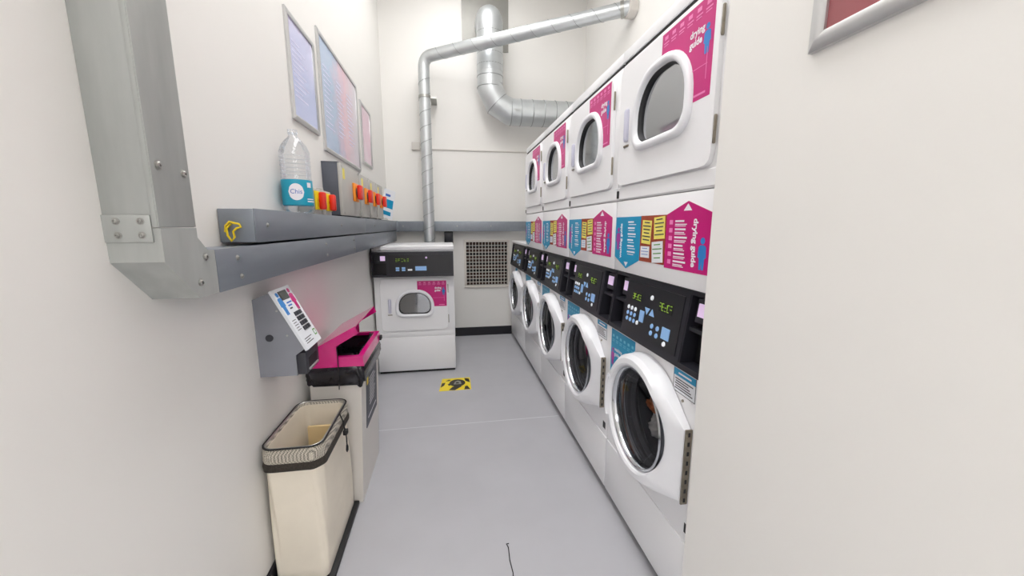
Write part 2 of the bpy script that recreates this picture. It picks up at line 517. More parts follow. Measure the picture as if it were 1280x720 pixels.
def washer_body(t, wd, top, cy, cz, depth=.74, seam_z=.318):
    bm = B()
    o = sheet_with_hole(bm, .004, wd-.004, .045, top, cy, cz, .205, 0)
    loft(bm, [ring(o, 0), ring(o, depth)], False, True)
    bmesh.ops.remove_doubles(bm, verts=bm.verts[:], dist=1e-5)
    fin('washer_cabinet', bm, 'enamel', t)
    box('plinth', 'black_deep', t, .03, depth-.02, .01, wd-.01, 0, .05)  # recessed base in black, stands for the shadow gap under the washer
    box('lower_panel', 'enamel', t, -.006, .002, .007, wd-.007, .05, seam_z-.002, .003)
    # drum, gasket
    n = 40
    def cr(r, x): return [(x, cy+r*math.cos(2*PI*k/n), cz+r*math.sin(2*PI*k/n)) for k in range(n)]
    bm = B(); loft(bm, [cr(.195, .06), cr(.245, .09), cr(.245, .40)], False, True)
    fin('drum', bm, 'drum_steel', t, True, 40)
    bm = B(); loft(bm, [cr(.210, .010), cr(.204, .002), cr(.190, .01), cr(.200, .03), cr(.186, .045), cr(.200, .065)], False, False)
    fin('door_gasket', bm, 'gasket', t, True, 60)
def washer_door(t, cy, cz, hinge_y, hz0, hz1, R=.252, prot=.074):
    n = 72
    circ = [(cy+R*math.cos(2*PI*k/240), cz+R*math.sin(2*PI*k/240)) for k in range(240)]
    pts = circ + [(hinge_y, hz0), (hinge_y, hz1)]
    ps = sorted(pts)
    def half(seq):
        h = []
        for p in seq:
            while len(h) > 1 and (h[-1][0]-h[-2][0])*(p[1]-h[-2][1])-(h[-1][1]-h[-2][1])*(p[0]-h[-2][0]) <= 0: h.pop()
            h.append(p)
        return h[:-1]
    hull = half(ps) + half(ps[::-1])
    angs = sorted({round(2*PI*k/n, 6) for k in range(n)} | {round(math.atan2(z-cz, hinge_y-cy) % (2*PI), 6) for z in (hz0, hz1)})
    def cast(a):
        dx, dz = math.cos(a), math.sin(a); best = 0
        for (p, q) in zip(hull, hull[1:]+hull[:1]):
            ex, ez = q[0]-p[0], q[1]-p[1]; den = dx*ez-dz*ex
            if abs(den) < 1e-12: continue
            tt = ((p[0]-cy)*ez-(p[1]-cz)*ex)/den; s = ((p[0]-cy)*dz-(p[1]-cz)*dx)/den
            if tt > 0 and -1e-4 <= s <= 1+1e-4: best = max(best, tt)
        return best
    rad = [cast(a) for a in angs]
    def L(f, x):
        out = []
        for a, r in zip(angs, rad):
            rr = f(r) if callable(f) else f
            y, z = cy+rr*math.cos(a), cz+rr*math.sin(a)
            k = max(0, min(1, (y-hinge_y)/(cy-R*.55-hinge_y)))     # thinner towards the hinge
            out.append((x if x > -.004 else -.024+(x+.024)*k if x < -.024 else x, y, z))
        return out
    bm = B()
    loft(bm, [L(lambda r: r, -.002), L(lambda r: r, -.016), L(lambda r: r-.004, -prot*.75), L(lambda r: r-.020, -prot), L(.212, -prot-.002), L(.203, -prot+.004), L(.198, -prot+.02), L(.196, -.004), L(.200, -.002)], False, False)
    d = fin('washer_door', bm, 'white_plastic', t, True, 35)
    # chrome ring and bowl glass
    def cr(r, x, m=48): return [(x, cy+r*math.cos(2*PI*k/m), cz+r*math.sin(2*PI*k/m)) for k in range(m)]
    bm = B(); loft(bm, [cr(.199, -prot+.014), cr(.192, -prot+.010), cr(.184, -prot+.018), cr(.181, -prot+.04), cr(.196, -.004)], False, False)
    fin('glass_ring', bm, 'chrome', d, True, 60)
    bm = B(); loft(bm, [cr(.184, -prot+.030), cr(.165, -prot+.026), cr(.11, -prot+.020), cr(.05, -prot+.018), cr(.004, -prot+.017)], False, True)
    fin('door_glass', bm, 'glass_dark', d, True)
    bm = B(); loft(bm, [cr(.182, -prot+.036), cr(.160, .03), cr(.130, .07), cr(.06, .09), cr(.004, .095)], False, True)
    fin('glass_bowl', bm, 'glass_inner', d, True)
    # recessed grip on the left of the ring
    bm = B()
    g0, g1 = [], []
    for k in range(11):
        a = math.radians(-24 + 48*k/10)
        g0.append((a, .216)); g1.append((a, .238))
    loop = g0 + g1[::-1]
    P = lambda x, dr: [(x, cy+(r+dr*(1 if r > .226 else -1))*math.cos(a), cz+(r+dr*(1 if r > .226 else -1))*math.sin(a)) for a, r in loop]
    loft(bm, [P(-prot-.0015, .003), P(-prot-.005, 0), P(-prot+.004, -.004)], False, True)
    fin('door_grip', bm, 'white_plastic', d, True, 40)
    # piano hinge
    h = box('hinge', 'hinge_steel', d, -.024, -.001, hinge_y-.007, hinge_y-.0005, hz0-.004, hz1+.004, .001)
    bm = B()
    for k in range(8):
        z = hz0+.012+k*(hz1-hz0-.024)/7
        abox(bm, -.016, -.009, hinge_y-.0085, hinge_y-.006, z-.007, z+.007)
    fin('hinge_slots', bm, 'gap_dark', d)
    return d
def washer_stickers(t, cy, cz):
    ya, yb, za, zb = .462, .705-.01, .66, .895
    Rr = .259
    poly = [(yb, zb), (ya, zb)]
    pts = []
    for k in range(0, 40):
        a = math.radians(90-k*2.25)
        p = (cy+Rr*math.cos(a), cz+Rr*math.sin(a))
        if p[0] >= ya-.001 and p[0] <= yb and p[1] > za: pts.append(p)
    if pts and pts[0][0] > ya: poly.append((ya, pts[0][1]))
    poly += pts
    poly.append((yb, max(za, pts[-1][1]-.02)))
    pris('washing_sticker', 'blue_sign', t, poly, 'x', -.001, .0)
    text_mesh('lettering', 'washing\nguide', .024, 'print_white', t, lambda u, v: (-.0016, yb-.040-u, zb-.098+v), .0006)
    rows = []
    for k in range(6):
        yy = yb-.012-k*.038
        rows += [(yy-.003, yy-.020, zb-.036, .012), (yy, yy-.026, zb-.050, .003), (yy, yy-.022, zb-.058, .003)]
    lines_mesh('printed_lines', 'print_faint_blue', t, -.0016, rows)
    bd, hd = person_poly(yb-.022, zb-.175, .085)
    pris('printed_figure', 'magenta_person', t, bd, 'x', -.0016, -.001)
    pris('printed_figure', 'magenta_person', t, hd, 'x', -.0016, -.001)
    lb = box('notice_label', 'note_white', t, -.001, 0, .056, .178, .815, .898)
    box('label_header', 'blue_sign', lb, -.0016, -.001, .058, .176, .872, .896)
    lines_mesh('printed_lines', 'print_white', lb, -.0021, [(.15, .08, .881, .006)])
    lines_mesh('printed_lines', 'print_dark', lb, -.0016, [(.168-.004*(k % 2), .07+.008*((k*3) % 4), .860-k*.0085, .0035) for k in range(5)])
    bm = B()
    for r_ in ((.056, .058, .815, .898), (.176, .178, .815, .898), (.056, .178, .815, .817)): abox(bm, -.0015, -.001, *r_)
    fin('label_border', bm, 'print_dark', lb)
    cyl('lock', 'hinge_steel', t, (.118, .797), .005, 'x', -.004, 0, 10)
def control_strip(t, y0, y1, zb, zt, xb=-.022, xt=.012, dual=True):
    """black fascia leaning back: slots at the ends, keypad plate in the middle"""
    X = lambda z, d=0: xb+(xt-xb)*(z-zb)/(zt-zb)+d
    def slab(name, m, parent, ya, yb_, za, zc, d0, d1):
        bm = B()
        loft(bm, [[(X(za, d0), ya, za), (X(za, d0), yb_, za), (X(zc, d0), yb_, zc), (X(zc, d0), ya, zc)],
                  [(X(za, d1), ya, za), (X(za, d1), yb_, za), (X(zc, d1), yb_, zc), (X(zc, d1), ya, zc)]])
        return fin(name, bm, m, parent)
    wl = .130
    cp = slab('control_panel', 'black_panel', t, y0, y1, zb, zt, .062, .09)
    ends = [(y1-wl, y1)] + ([(y0, y0+wl)] if dual else [])
    a = y0+wl if dual else y0
    slab('panel_plate', 'black_panel', cp, a, y1-wl, zb, zt, 0, .064)
    kp = slab('keypad', 'keypad', cp, a+.022, y1-wl-.016, zb+.03, zt-.025, -.003, .001)
    for (ya, yb_) in ends:
        slab('slot_rim', 'black_panel', cp, ya, yb_, zt-.014, zt, .0, .064)
        slab('slot_rim', 'black_panel', cp, ya, yb_, zb, zb+.018, .0, .064)
        slab('slot_shelf', 'black_panel', cp, ya+.004, yb_-.004, zb+.128, zb+.140, .012, .064)
        slab('slot_side', 'black_panel', cp, ya, ya+.006, zb, zt, .002, .064)
        slab('slot_side', 'black_panel', cp, yb_-.006, yb_, zb, zt, .002, .064)
        sa, sb = (ya+.014, ya+.056) if yb_ == y1 else (ya+.040, ya+.094)
        slab('card_reader', 'black_panel', cp, sa-.010, sb+.010, zt-.098, zt-.022, .012, .064)
        slab('reader_screen', 'lilac', cp, sa, sb, zt-.078, zt-.036, .009, .013)
        slab('reader_cup', 'black_deep', cp, ya+.012, yb_-.012, zb+.02, zb+.12, .052, .064)
    # buttons and displays
    yl, yr = y1-wl-.016, a+.022
    wd = yl-yr
    Zt = zt-.025; hh = zt-zb-.055
    def btn(u, v, r, m, nm='button'):
        y = yl-u*wd; z = Zt-v*hh
        bm = B()
        r *= .82
        q = [(math.cos(2*PI*k/10)*r, math.sin(2*PI*k/10)*r) for k in range(10)]
        loft(bm, [[(X(z+c[1], -.001), y+c[0], z+c[1]) for c in q], [(X(z+c[1], -.006), y+c[0]*.85, z+c[1]*.85) for c in q]])
        return fin(nm, bm, m, cp)
    def pad(u0, u1, v0, v1, m, nm): return slab(nm, m, cp, yl-u1*wd, yl-u0*wd, Zt-v1*hh, Zt-v0*hh, -.006, -.001)
    def disp(u0, u1, v0, v1):
        slab('display', 'black_deep', cp, yl-u1*wd, yl-u0*wd, Zt-v1*hh, Zt-v0*hh, -.004, -.001)
        bm = B()
        N = 5; z0, z1 = Zt-(v1-.03)*hh, Zt-(v0+.03)*hh
        for k in range(N):
            ya = yl-(u0+(u1-u0)*(k+.2)/N)*wd; yb2 = yl-(u0+(u1-u0)*(k+.8)/N)*wd
            for zz in (z0, (z0+z1)/2, z1):
                if (k*7+int(zz*1e4)) % 4: abox(bm, X(zz, -.0050), X(zz, -.0042), yb2, ya, zz-.0014, zz+.0014)
            if k % 2: abox(bm, X((z0+z1)/2, -.0056), X((z0+z1)/2, -.003), ya-.0011, ya+.0011, z0, z1)
        fin('display_digits', bm, 'led_green', cp)
    if dual:
        disp(.12, .30, .20, .36); disp(.64, .86, .20, .38)
        btn(.50, .20, .013, 'btn_white')
        for k in range(4):
            for j in range(3):
                if k == 3 and j < 2: continue
                btn(.07+k*.075+(.02*j*0), .53+j*.12, .0115, 'btn_white' if (j == 0 or (k == 3 and j == 2)) else 'btn_blue')
        pad(.325, .405, .50, .72, 'btn_blue', 'start_pad')
        for s in (0, 1):
            y = yl-(.45+.09*s)*wd; z = Zt-.47*hh; d = 1 if s else -1
            bm = B()
            q = [(-.018, -d*.012), (.018, -d*.012), (0, d*.014)]
            loft(bm, [[(X(z+c[1], -.001), y+c[0], z+c[1]) for c in q], [(X(z+c[1], -.005), y+c[0], z+c[1]) for c in q]])
            fin('arrow_button', bm, 'btn_blue', cp)
        for k in range(2):
            for j in range(2): btn(.58+k*.10, .70+j*.13, .0125, 'btn_blue')
        pad(.76, .88, .62, .82, 'btn_blue', 'start_pad')
        btn(.82, .90, .012, 'btn_white')
    else:
        disp(.10, .33, .18, .38)
        btn(.60, .16, .012, 'lilac')
        for k in range(2):
            for j in range(2): pad(.11+k*.095, .165+k*.095, .66+j*.11, .75+j*.11, 'btn_blue', 'button')
        pad(.30, .37, .76, .85, 'btn_white', 'button')
        pad(.42, .60, .62, .85, 'btn_blue', 'start_pad')
    return cp
def guide_panel(t):
    """arrow signs and notices on the fascia between dryer and controls"""
    f = box('sign_fascia', 'enamel', t, -.004, .10, .006, W-.006, 1.178, 1.487, .003)
    bs = pris('washing_sign', 'blue_sign', t, [(.462, 1.417), (.722-.032, 1.417), (.722-.032, 1.240), (.576, 1.196), (.462, 1.240)], 'x', -.0055, -.004)
    nb = box('notice_board', 'cork', t, -.0055, -.004, .280, .460, 1.240, 1.418)
    ps = pris('drying_sign', 'pink', t, [(.278, 1.418), (.278, 1.232), (.040, 1.232), (.040, 1.418), (.160, 1.458)], 'x', -.0055, -.004)
    x = -.0060
    bs['label'] = 'blue washing guide arrow pointing down'; ps['label'] = 'pink drying guide arrow pointing up'
    text_mesh('lettering', 'drying guide', .031, 'print_white', ps, lambda u, v: (x, .112+.012-v, 1.402-u), .0012)
    pris('arrow_mark', 'print_white', ps, [(.182, 1.428), (.138, 1.428), (.160, 1.450)], 'x', x, x+.0004)
    bd, hd = person_poly(.075, 1.245, .10)
    pris('printed_figure', 'blue_person', ps, bd, 'x', x, x+.0004); pris('printed_figure', 'blue_person', ps, hd, 'x', x, x+.0004)
    rows = []
    for k in range(6):
        z = 1.392-k*.027
        rows += [(.225, .175-.01*(k % 3), z, .006), (.225, .160+.012*(k % 2), z-.009, .003), (.225, .165, z-.014, .0025)]
    lines_mesh('printed_lines', 'print_white', ps, x, rows)
    lines_mesh('printed_symbols', 'print_faint', ps, x, [(.258, .238, 1.384-k*.027, .015) for k in range(6)])
    text_mesh('lettering', 'washing guide', .027, 'print_white', bs, lambda u, v: (x, .628+v-.004, 1.238+u), .0008)
    pris('arrow_mark', 'print_white', bs, [(.594, 1.224), (.558, 1.224), (.576, 1.204)], 'x', x, x+.0004)
    bd, hd = person_poly(.660, 1.272, .10)
    pris('printed_figure', 'magenta_person', bs, bd, 'x', x, x+.0004); pris('printed_figure', 'magenta_person', bs, hd, 'x', x, x+.0004)
    rows = []
    for k in range(6):
        z = 1.392-k*.025
        rows += [(.57, .52-.01*(k % 3), z, .006), (.565, .50+.012*(k % 2), z-.009, .003)]
    lines_mesh('printed_lines', 'print_white', bs, x, rows)
    def note(m, y, z, w_, h_, rot, ink, nrow):
        c, s = math.cos(rot), math.sin(rot)
        R = lambda a, b: (y+a*c-b*s, z+a*s+b*c)
        nt_ = pris('note', m, nb, [R(-w_/2, -h_/2), R(w_/2, -h_/2), R(w_/2, h_/2), R(-w_/2, h_/2)], 'x', -.0065, -.0054)
        bm = B()
        for k in range(nrow):
            zz = h_/2-h_*(k+.8)/(nrow+.8); ww = w_*(.36+.07*((k*5) % 3-1))
            prism(bm, [R(-ww, zz), R(ww, zz), R(ww, zz+h_*.05), R(-ww, zz+h_*.05)], 'x', -.0069, -.0064)
        fin('handwriting', bm, ink, nt_)
    note('note_yellow', .412, 1.355, .068, .090, .05, 'print_dark', 6)
    note('note_yellow', .322, 1.372, .072, .080, -.07, 'print_dark', 5)
    note('note_white', .418, 1.278, .066, .044, -.02, 'note_ink_blue', 3)
    note('note_white', .328, 1.283, .074, .078, -.10, 'note_ink_green', 4)
def make_stack(label):
    t = thing('stacked_washer_dryer', label, 'washer dryer', (XW, Y0, 0), group='stacked washers and dryers in the row')
    cy, cz = .335, .630
    washer_body(t, W, .905, cy, cz)
    washer_door(t, cy, cz, .062, .462, .722)
    washer_stickers(t, cy, cz)
    box('label_badge', 'black_deep', t, -.001, 0, .030, .060, .35, .385)
    control_strip(t, .003, W-.003, .912, 1.172)
    box('control_bay', 'enamel', t, .075, .74, .004, W-.004, .905, 1.18)
    guide_panel(t)
    box('dryer_cabinet', 'enamel', t, 0, .74, .004, W-.004, 1.49, 2.054, .003)
    box('dryer_cap', 'enamel', t, -.002, .74, .002, W-.002, 2.068, 2.112, .003)
    box('cap_gap', 'gap_dark', t, .004, .72, .008, W-.008, 2.055, 2.072)
    d = dryer_door(t, .060, .680, 1.552, 2.035, .352, 1.812, handle_y=.602, sticker=(.085, .358, 1.752, 2.026))
    bm = B()
    abox(bm, -.006, .01, .006, W-.006, 1.494, 1.546, .003)
    fin('lint_panel', bm, 'enamel', t)
    box('panel_lock', 'black_deep', t, -.010, -.005, .672, .688, 1.500, 1.532)
    return t
s1 = make_stack('stacked washer with dryer above, nearest one, beside the right wall, clothes in its washer')
labs = ['second stacked washer and dryer from the near right wall',
        'third stacked washer and dryer from the near right wall',
        'fourth stacked washer and dryer, farthest with a dryer on top, next to the single washer']
for k in range(3):
    s = copy_tree(s1)
    s.location = (XW, Y0+W*(k+1), 0)
    s['label'] = labs[k]

# the fifth washer stands alone in the corner
WY = Y0+4*W+.01
WD = YB-.06-WY
t = thing('front_load_washer', 'single white washer without a dryer above, in the far corner', 'washer', (XW, WY, 0))
washer_body(t, WD, .905, .38, .63)
washer_door(t, .38, .63, .09, .48, .74)
control_strip(t, .003, WD-.003, .912, 1.172)
box('control_bay', 'enamel', t, .075, .74, .004, WD-.004, .905, 1.172)
box('top_cover', 'enamel', t, .0, .74, .0, WD, 1.174, 1.20, .004)
pris('washing_sticker', 'blue_sign', t, [(.60, .895), (.46, .895), (.50, .87), (.60, .80)], 'x', -.001, 0)

# clothes inside the nearest washer drum
def cloth_lump(name, label, m, c, s, seed):
    rnd = random.Random(seed)
    bm = B()
    bmesh.ops.create_icosphere(bm, subdivisions=4, radius=1)
    ph = [rnd.uniform(0, 6) for _ in range(6)]
    for v in bm.verts:
        n = v.co.normalized()
        d = 1+.16*math.sin(5*n.x+ph[0]+2*n.z)+.13*math.sin(8*n.y+ph[1]+3*n.x)+.08*math.sin(15*n.z+ph[2]+5*n.y)+.05*math.sin(22*n.x+ph[3])
        v.co = Vector((n.x*s[0]*d, n.y*s[1]*d, n.z*s[2]*d))
    o = fin(name, bm, m, None, True)
    o.location = c
    return tag(o, label, 'clothes')
wy = Y0+.345
cloth_lump('clothing', 'white garment behind the door glass of the nearest washer', 'cloth_white', (.895, 1.425, .505), (.034, .052, .048), 1)
cloth_lump('clothing', 'orange garment behind the door glass of the nearest washer', 'cloth_orange', (.885, 1.445, .598), (.026, .048, .030), 2)
cloth_lump('clothing', 'pale blue garment behind the door glass of the nearest washer', 'cloth_blue', (.885, 1.338, .545), (.024, .026, .040), 3)

# ------------------------------------------------------------------ dryer against the back wall
DW = .716
t = thing('tumble_dryer', 'single white tumble dryer against the left wall, facing the viewer', 'dryer', (.036, 3.537, 0), PI/2)
box('cabinet', 'enamel', t, 0, .74, 0, DW, .02, 1.155, .004)
box('plinth', 'black_deep', t, .012, .72, .01, DW-.01, 0, .025)
box('top_cover', 'enamel', t, -.004, .745, -.003, DW+.003, 1.158, 1.198, .004)
box('lower_panel', 'enamel', t, -.010, .002, .006, DW-.006, .028, .352, .004)
box('middle_panel', 'enamel', t, -.006, .002, .006, DW-.006, .358, .404, .003)
control_strip(t, .002, DW-.002, .928, 1.150, -.070, -.066, dual=False)
dryer_door(t, .060, DW-.050, .418, .905, .362, .672, .345, .255, handle_y=.585, sticker=(.072, .335, .640, .880))

# ------------------------------------------------------------------ galvanised trunking
TX = -.598
def bolt(parent, p, ax, r=.007):
    n = 8
    def cr(rr, d):
        out = []
        for k in range(n*2):
            a = PI*k/n
            u, v = rr*math.cos(a), rr*math.sin(a)
            out.append((p[0]+d, p[1]+u, p[2]+v) if ax == 'x' else (p[0]+u, p[1]-d, p[2]+v))
        return out
    bm = B()
    loft(bm, [cr(r*1.35, 0), cr(r*1.35, .001), cr(r, .0012), cr(r, .003), cr(r*.7, .005)], True, False)
    loft(bm, [cr(r*.7, .005), cr(r*.35, .005), cr(r*.3, .0025)], False, True)
    return fin('bolt', bm, 'steel', parent, True, 40)
t = thing('cable_trunking', 'large galvanised cable trunking dropping down the left wall and turning along it below the shelf', 'trunking', (0, 0, 0))
YV0, YV1 = .915, 1.032
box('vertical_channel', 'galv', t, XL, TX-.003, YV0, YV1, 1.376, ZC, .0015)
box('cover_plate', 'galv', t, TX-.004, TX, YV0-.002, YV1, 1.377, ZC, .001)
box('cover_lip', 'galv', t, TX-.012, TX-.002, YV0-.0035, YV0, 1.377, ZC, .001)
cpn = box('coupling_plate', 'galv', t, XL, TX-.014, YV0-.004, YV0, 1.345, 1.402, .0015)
for dx in (.026, .070):
    for z in (1.360, 1.389): bolt(cpn, (XL+dx, YV0-.004, z), 'y', .0055)
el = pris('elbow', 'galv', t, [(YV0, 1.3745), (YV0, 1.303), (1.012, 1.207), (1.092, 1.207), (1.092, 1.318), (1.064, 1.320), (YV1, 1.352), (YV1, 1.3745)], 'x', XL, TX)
bolt(el, (TX, 1.052, 1.304), 'x'); bolt(el, (TX, 1.022, 1.244), 'x')
vb = t
bolt(vb, (TX, .935, 1.505), 'x', .008); bolt(vb, (TX, 1.012, 1.497), 'x', .007)
hp = box('horizontal_channel', 'galv_h_shaded', t, XL, TX-.003, 1.094, YB-.105, 1.207, 1.318, .0015)
box('cover_plate', 'galv_h_shaded', t, TX-.004, TX, 1.095, 2.60, 1.206, 1.319, .001)
box('cover_plate', 'galv_h_shaded', t, TX-.004, TX, 2.603, YB-.105, 1.206, 1.319, .001)
for y in (1.195, 2.0, 2.56, 3.2, 3.9):
    for z in (1.290, 1.235): bolt(t, (TX, y+(.012 if z < 1.26 else 0), z), 'x', .006)

t = thing('cable_trunking', 'upper galvanised trunking on the left wall forming a shelf for the bottle and switches', 'trunking', (0, 0, 0))
box('channel', 'galv_h_shaded', t, XL, TX-.003, 1.318, YB-.105, 1.328, 1.432, .0015)
box('cover_plate', 'galv_h_shaded', t, TX-.004, TX, 1.320, 2.95, 1.327, 1.433, .001)
box('cover_plate', 'galv_h_shaded', t, TX-.004, TX, 2.953, YB-.105, 1.327, 1.433, .001)
box('end_cap', 'galv_h_shaded', t, XL+.002, TX-.001, 1.313, 1.318, 1.329, 1.431, .001)
for y in (1.40, 2.3, 3.3, 4.2): bolt(t, (TX, y, 1.382), 'x', .006)
t = thing('cable_trunking', 'galvanised trunking running across the back wall above the dryer and vent', 'trunking', (0, 0, 0))
box('channel', 'galv_h_shaded', t, XL, 1.45, YB-.100, YB, 1.315, 1.430, .0015)
box('cover_plate', 'galv_h_shaded', t, XL+.01, 1.45, YB-.104, YB-.100, 1.314, 1.431, .001)
box('joint_collar', 'galv_h_shaded', t, TX-.005, TX+.022, YB-.110, YB-.098, 1.310, 1.434, .001)
for x in (-.52, .50, .1): bolt(t, (x, YB-.104, 1.375), 'y', .006)
bm = B()
pth = [(-.664, 1.312, 1.385), (-.672, 1.302, 1.372), (-.670, 1.300, 1.350), (-.660, 1.300, 1.333), (-.652, 1.302, 1.345), (-.655, 1.303, 1.362), (-.645, 1.303, 1.372), (-.634, 1.308, 1.376), (-.638, 1.306, 1.385), (-.652, 1.304, 1.388), (-.664, 1.306, 1.392), (-.676, 1.306, 1.380), (-.678, 1.305, 1.360)]
tube(bm, pth, .0032, 8)
tag(fin('cable_tie', bm, 'yellow', None, True), 'yellow plastic cable tie hanging on the end of the upper trunking', 'cable tie')

# ------------------------------------------------------------------ framed posters
def framed(name, label, m, face, a0, a1, z0, z1, wall, fw=.024, inset=None):
    """face +1: frame looks towards +x; -1: towards -x; a runs along y"""
    t = thing(name, label, 'poster', (wall, (a0+a1)/2, (z0+z1)/2), group='framed posters on the walls')
    hy, hz = (a1-a0)/2, (z1-z0)/2
    d = .016*face
    lo = lambda q: (min(q), max(q))
    xa, xb = lo((0, d))
    prof = [(-1, 0), (1, 0)]
    def bar(p, q, r, s):
        bm = B()
        f = lambda c, x: (x, c[0], c[1])
        mid = [((p[0]+s[0])/2, (p[1]+s[1])/2), ((q[0]+r[0])/2, (q[1]+r[1])/2)]
        L0 = [f(p, 0), f(p, d*.6), (d, *mid[0]), f(s, d*.7), f(s, 0)]
        L1 = [f(q, 0), f(q, d*.6), (d, *mid[1]), f(r, d*.7), f(r, 0)]
        loft(bm, [L0, L1])
        return fin('frame_bar', bm, 'alu', t, True, 60)
    o = [(-hy, -hz), (hy, -hz), (hy, hz), (-hy, hz)]
    i = [(-hy+fw, -hz+fw), (hy-fw, -hz+fw), (hy-fw, hz-fw), (-hy+fw, hz-fw)]
    for k in range(4): bar(o[k], o[(k+1) % 4], i[(k+1) % 4], i[k])
    xa, xb = lo((.002*face, .006*face))
    box('print', m, t, xa, xb, -hy+fw, hy-fw, -hz+fw, hz-fw)
    return t
p1 = framed('framed_poster', 'tall narrow silver framed poster on the left wall, nearest the grey trunking', 'poster_one', 1, 1.992, 2.358, 1.870, 2.345, XL)
p2 = framed('framed_poster', 'largest silver framed poster on the left wall, between the two smaller ones', 'poster_two', 1, 2.435, 3.35, 1.812, 2.467, XL)
p3 = framed('framed_poster', 'small silver framed poster on the left wall, farthest from the viewer', 'poster_three', 1, 3.47, 3.87, 1.90, 2.403, XL)
p4 = framed('framed_poster', 'silver framed dark red poster on the near right wall', 'poster_right', -1, .12, .704, 1.712, 2.30, XN, .03)
def lines_on(parent, x, rows, m):
    bm = B()
    for (y0, y1, z0, z1) in rows: abox(bm, min(x), max(x), y0, y1, z0, z1)
    fin('printed_lines', bm, m, parent)
mat('faint_ink', srgb(204, 204, 232), 0.3)
mat('pink_print', srgb(214, 84, 140), 0.3)
lines_on(p1, (.006, .0064), [(-.13, -.13+.1+.12*((k*3) % 5)/5, .12-k*.022, .128-k*.022) for k in range(12)], 'faint_ink')
for c in range(3): lines_on(p2, (.006, .0064), [(-.38+c*.26, -.38+c*.26+.10+.09*((k*7+c) % 5)/5, .16-k*.028, .166-k*.028) for k in range(13)], 'faint_ink')
for q_ in ((.17, .245, -.19, -.10), (.04, .14, -.20, -.11)): lines_on(p4, (-.0064, -.006), [q_], 'pink_print')

# ------------------------------------------------------------------ ducts on the back wall
def arc_path(pts, rads, n=8):
    P = [Vector(p) for p in pts]
    out = [P[0]]
    for i in range(1, len(P)-1):
        a, b, c = P[i-1], P[i], P[i+1]
        r = rads[i-1]
        d0, d1 = (a-b).normalized(), (c-b).normalized()
        s, e = b+d0*r, b+d1*r
        for k in range(n+1):
            q = k/n
            out.append(s*(1-q)**2+b*2*q*(1-q)+e*q*q)
    out.append(P[-1])
    return out
t = thing('ventilation_duct', 'thick round metal duct bending down the back wall and behind the dryers', 'duct', (0, 0, 0))
DX, DY = .487, 4.42
box('wall_plate', 'plate_grey', t, .205, .730, YB-.012, YB, 3.345, 3.90)
path = arc_path([(DX, YB-.005, 3.585), (DX, DY, 3.585), (DX, DY, 3.02)], [.16])
tub('duct_bend', 'duct_metal', t, path, .142, 28)
tub('vertical_duct', 'duct_metal', t, [(DX, DY, 3.40), (DX, DY, 2.90)], .1385, 28)
tub('mitre_section', 'duct_metal', t, [(DX, DY, 2.95), (DX, DY, 2.86), (DX+.075, DY, 2.705), (DX+.22, DY, 2.625), (DX+.30, DY, 2.625)], .139, 28)
tub('horizontal_duct', 'duct_metal', t, [(DX+.25, DY, 2.625), (XR, DY, 2.625)], .139, 28)
def ringseam(c, d, r, rr=.004):
    c, d = Vector(c), Vector(d).normalized()
    u = d.orthogonal().normalized(); v = d.cross(u)
    return tub('seam_ring', 'seam', t, [c+(u*math.cos(2*PI*k/28)+v*math.sin(2*PI*k/28))*r for k in range(28)], rr, 6, True)
for z in (3.40, 3.30, 3.19, 3.08, 2.97, 2.86): ringseam((DX, DY, z), (0, 0, 1), .139)
for x in (.71, .82, .95, 1.08, 1.21, 1.34): ringseam((x, DY, 2.625), (1, 0, 0), .139)
ringseam((DX+.075, DY, 2.705), (.22, 0, -.235), .139)

t = thing('exhaust_pipe', 'thin galvanised pipe rising behind the single dryer and crossing to the right wall', 'pipe', (0, 0, 0))
PX, PY, PZ = -.218, 4.46, 3.145
END = Vector((XR-.05, 3.455, 3.262))
vp = arc_path([(PX, PY, .95), (PX, PY, PZ), tuple(END)], [.11])
tub('pipe_run', 'duct_metal', t, vp, .060, 20)
# spiral seam
bm = B(); hel = []
for k in range(0, 260):
    z = 1.0+k*(PZ-.13-1.0)/259; a = z/.155*2*PI
    hel.append((PX+.0605*math.cos(a), PY+.0605*math.sin(a), z))
tube(bm, hel, .0028, 5)
fin('spiral_seam', bm, 'seam', t, True)
d = (END-Vector((PX, PY, PZ))); dl = d.length; dn = d.normalized(); u = dn.cross(Vector((0, 0, 1))).normalized(); v = dn.cross(u)
bm = B(); hel = []
for k in range(0, 300):
    s = .14+k*(dl-.16)/299; a = s/.20*2*PI
    hel.append(Vector((PX, PY, PZ))+dn*s+(u*math.cos(a)+v*math.sin(a))*.0605)
tube(bm, hel, .0022, 5)
fin('spiral_seam', bm, 'seam', t, True)
q = END-dn*.06
cyl('wall_collar', 'conduit_white', t, (END.y, END.z), .082, 'x', XR-.075, XR-.002, 24)
tub('clamp_band', 'steel', t, [q-dn*.015, q+dn*.015], .068, 20)
tub('pipe_clamp', 'steel', t, [(PX, PY, 2.735), (PX, PY, 2.760)], .066, 20)
box('clamp_bracket', 'steel', t, PX+.06, PX+.125, PY-.012, YB-.002, 2.735, 2.755)
cb = thing('surface_conduit', 'thin white conduit running across the back wall behind the pipe', 'conduit', (0, 0, 0))
box('conduit_run', 'conduit_white', cb, -.30, 1.4, YB-.012, YB, 2.246, 2.262, .003)
box('junction_box', 'conduit_white', cb, -.392, -.300, YB-.03, YB, 2.235, 2.325, .004)
bx = thing('wall_socket', 'small black box on the back wall above the single dryer', 'socket', (-.002, YB, 1.245))
box('body', 'black_deep', bx, -.052, .052, -.075, 0, -.075, .066, .006)
box('cover', 'black_panel', bx, -.042, .042, -.082, -.074, -.055, .055, .003)

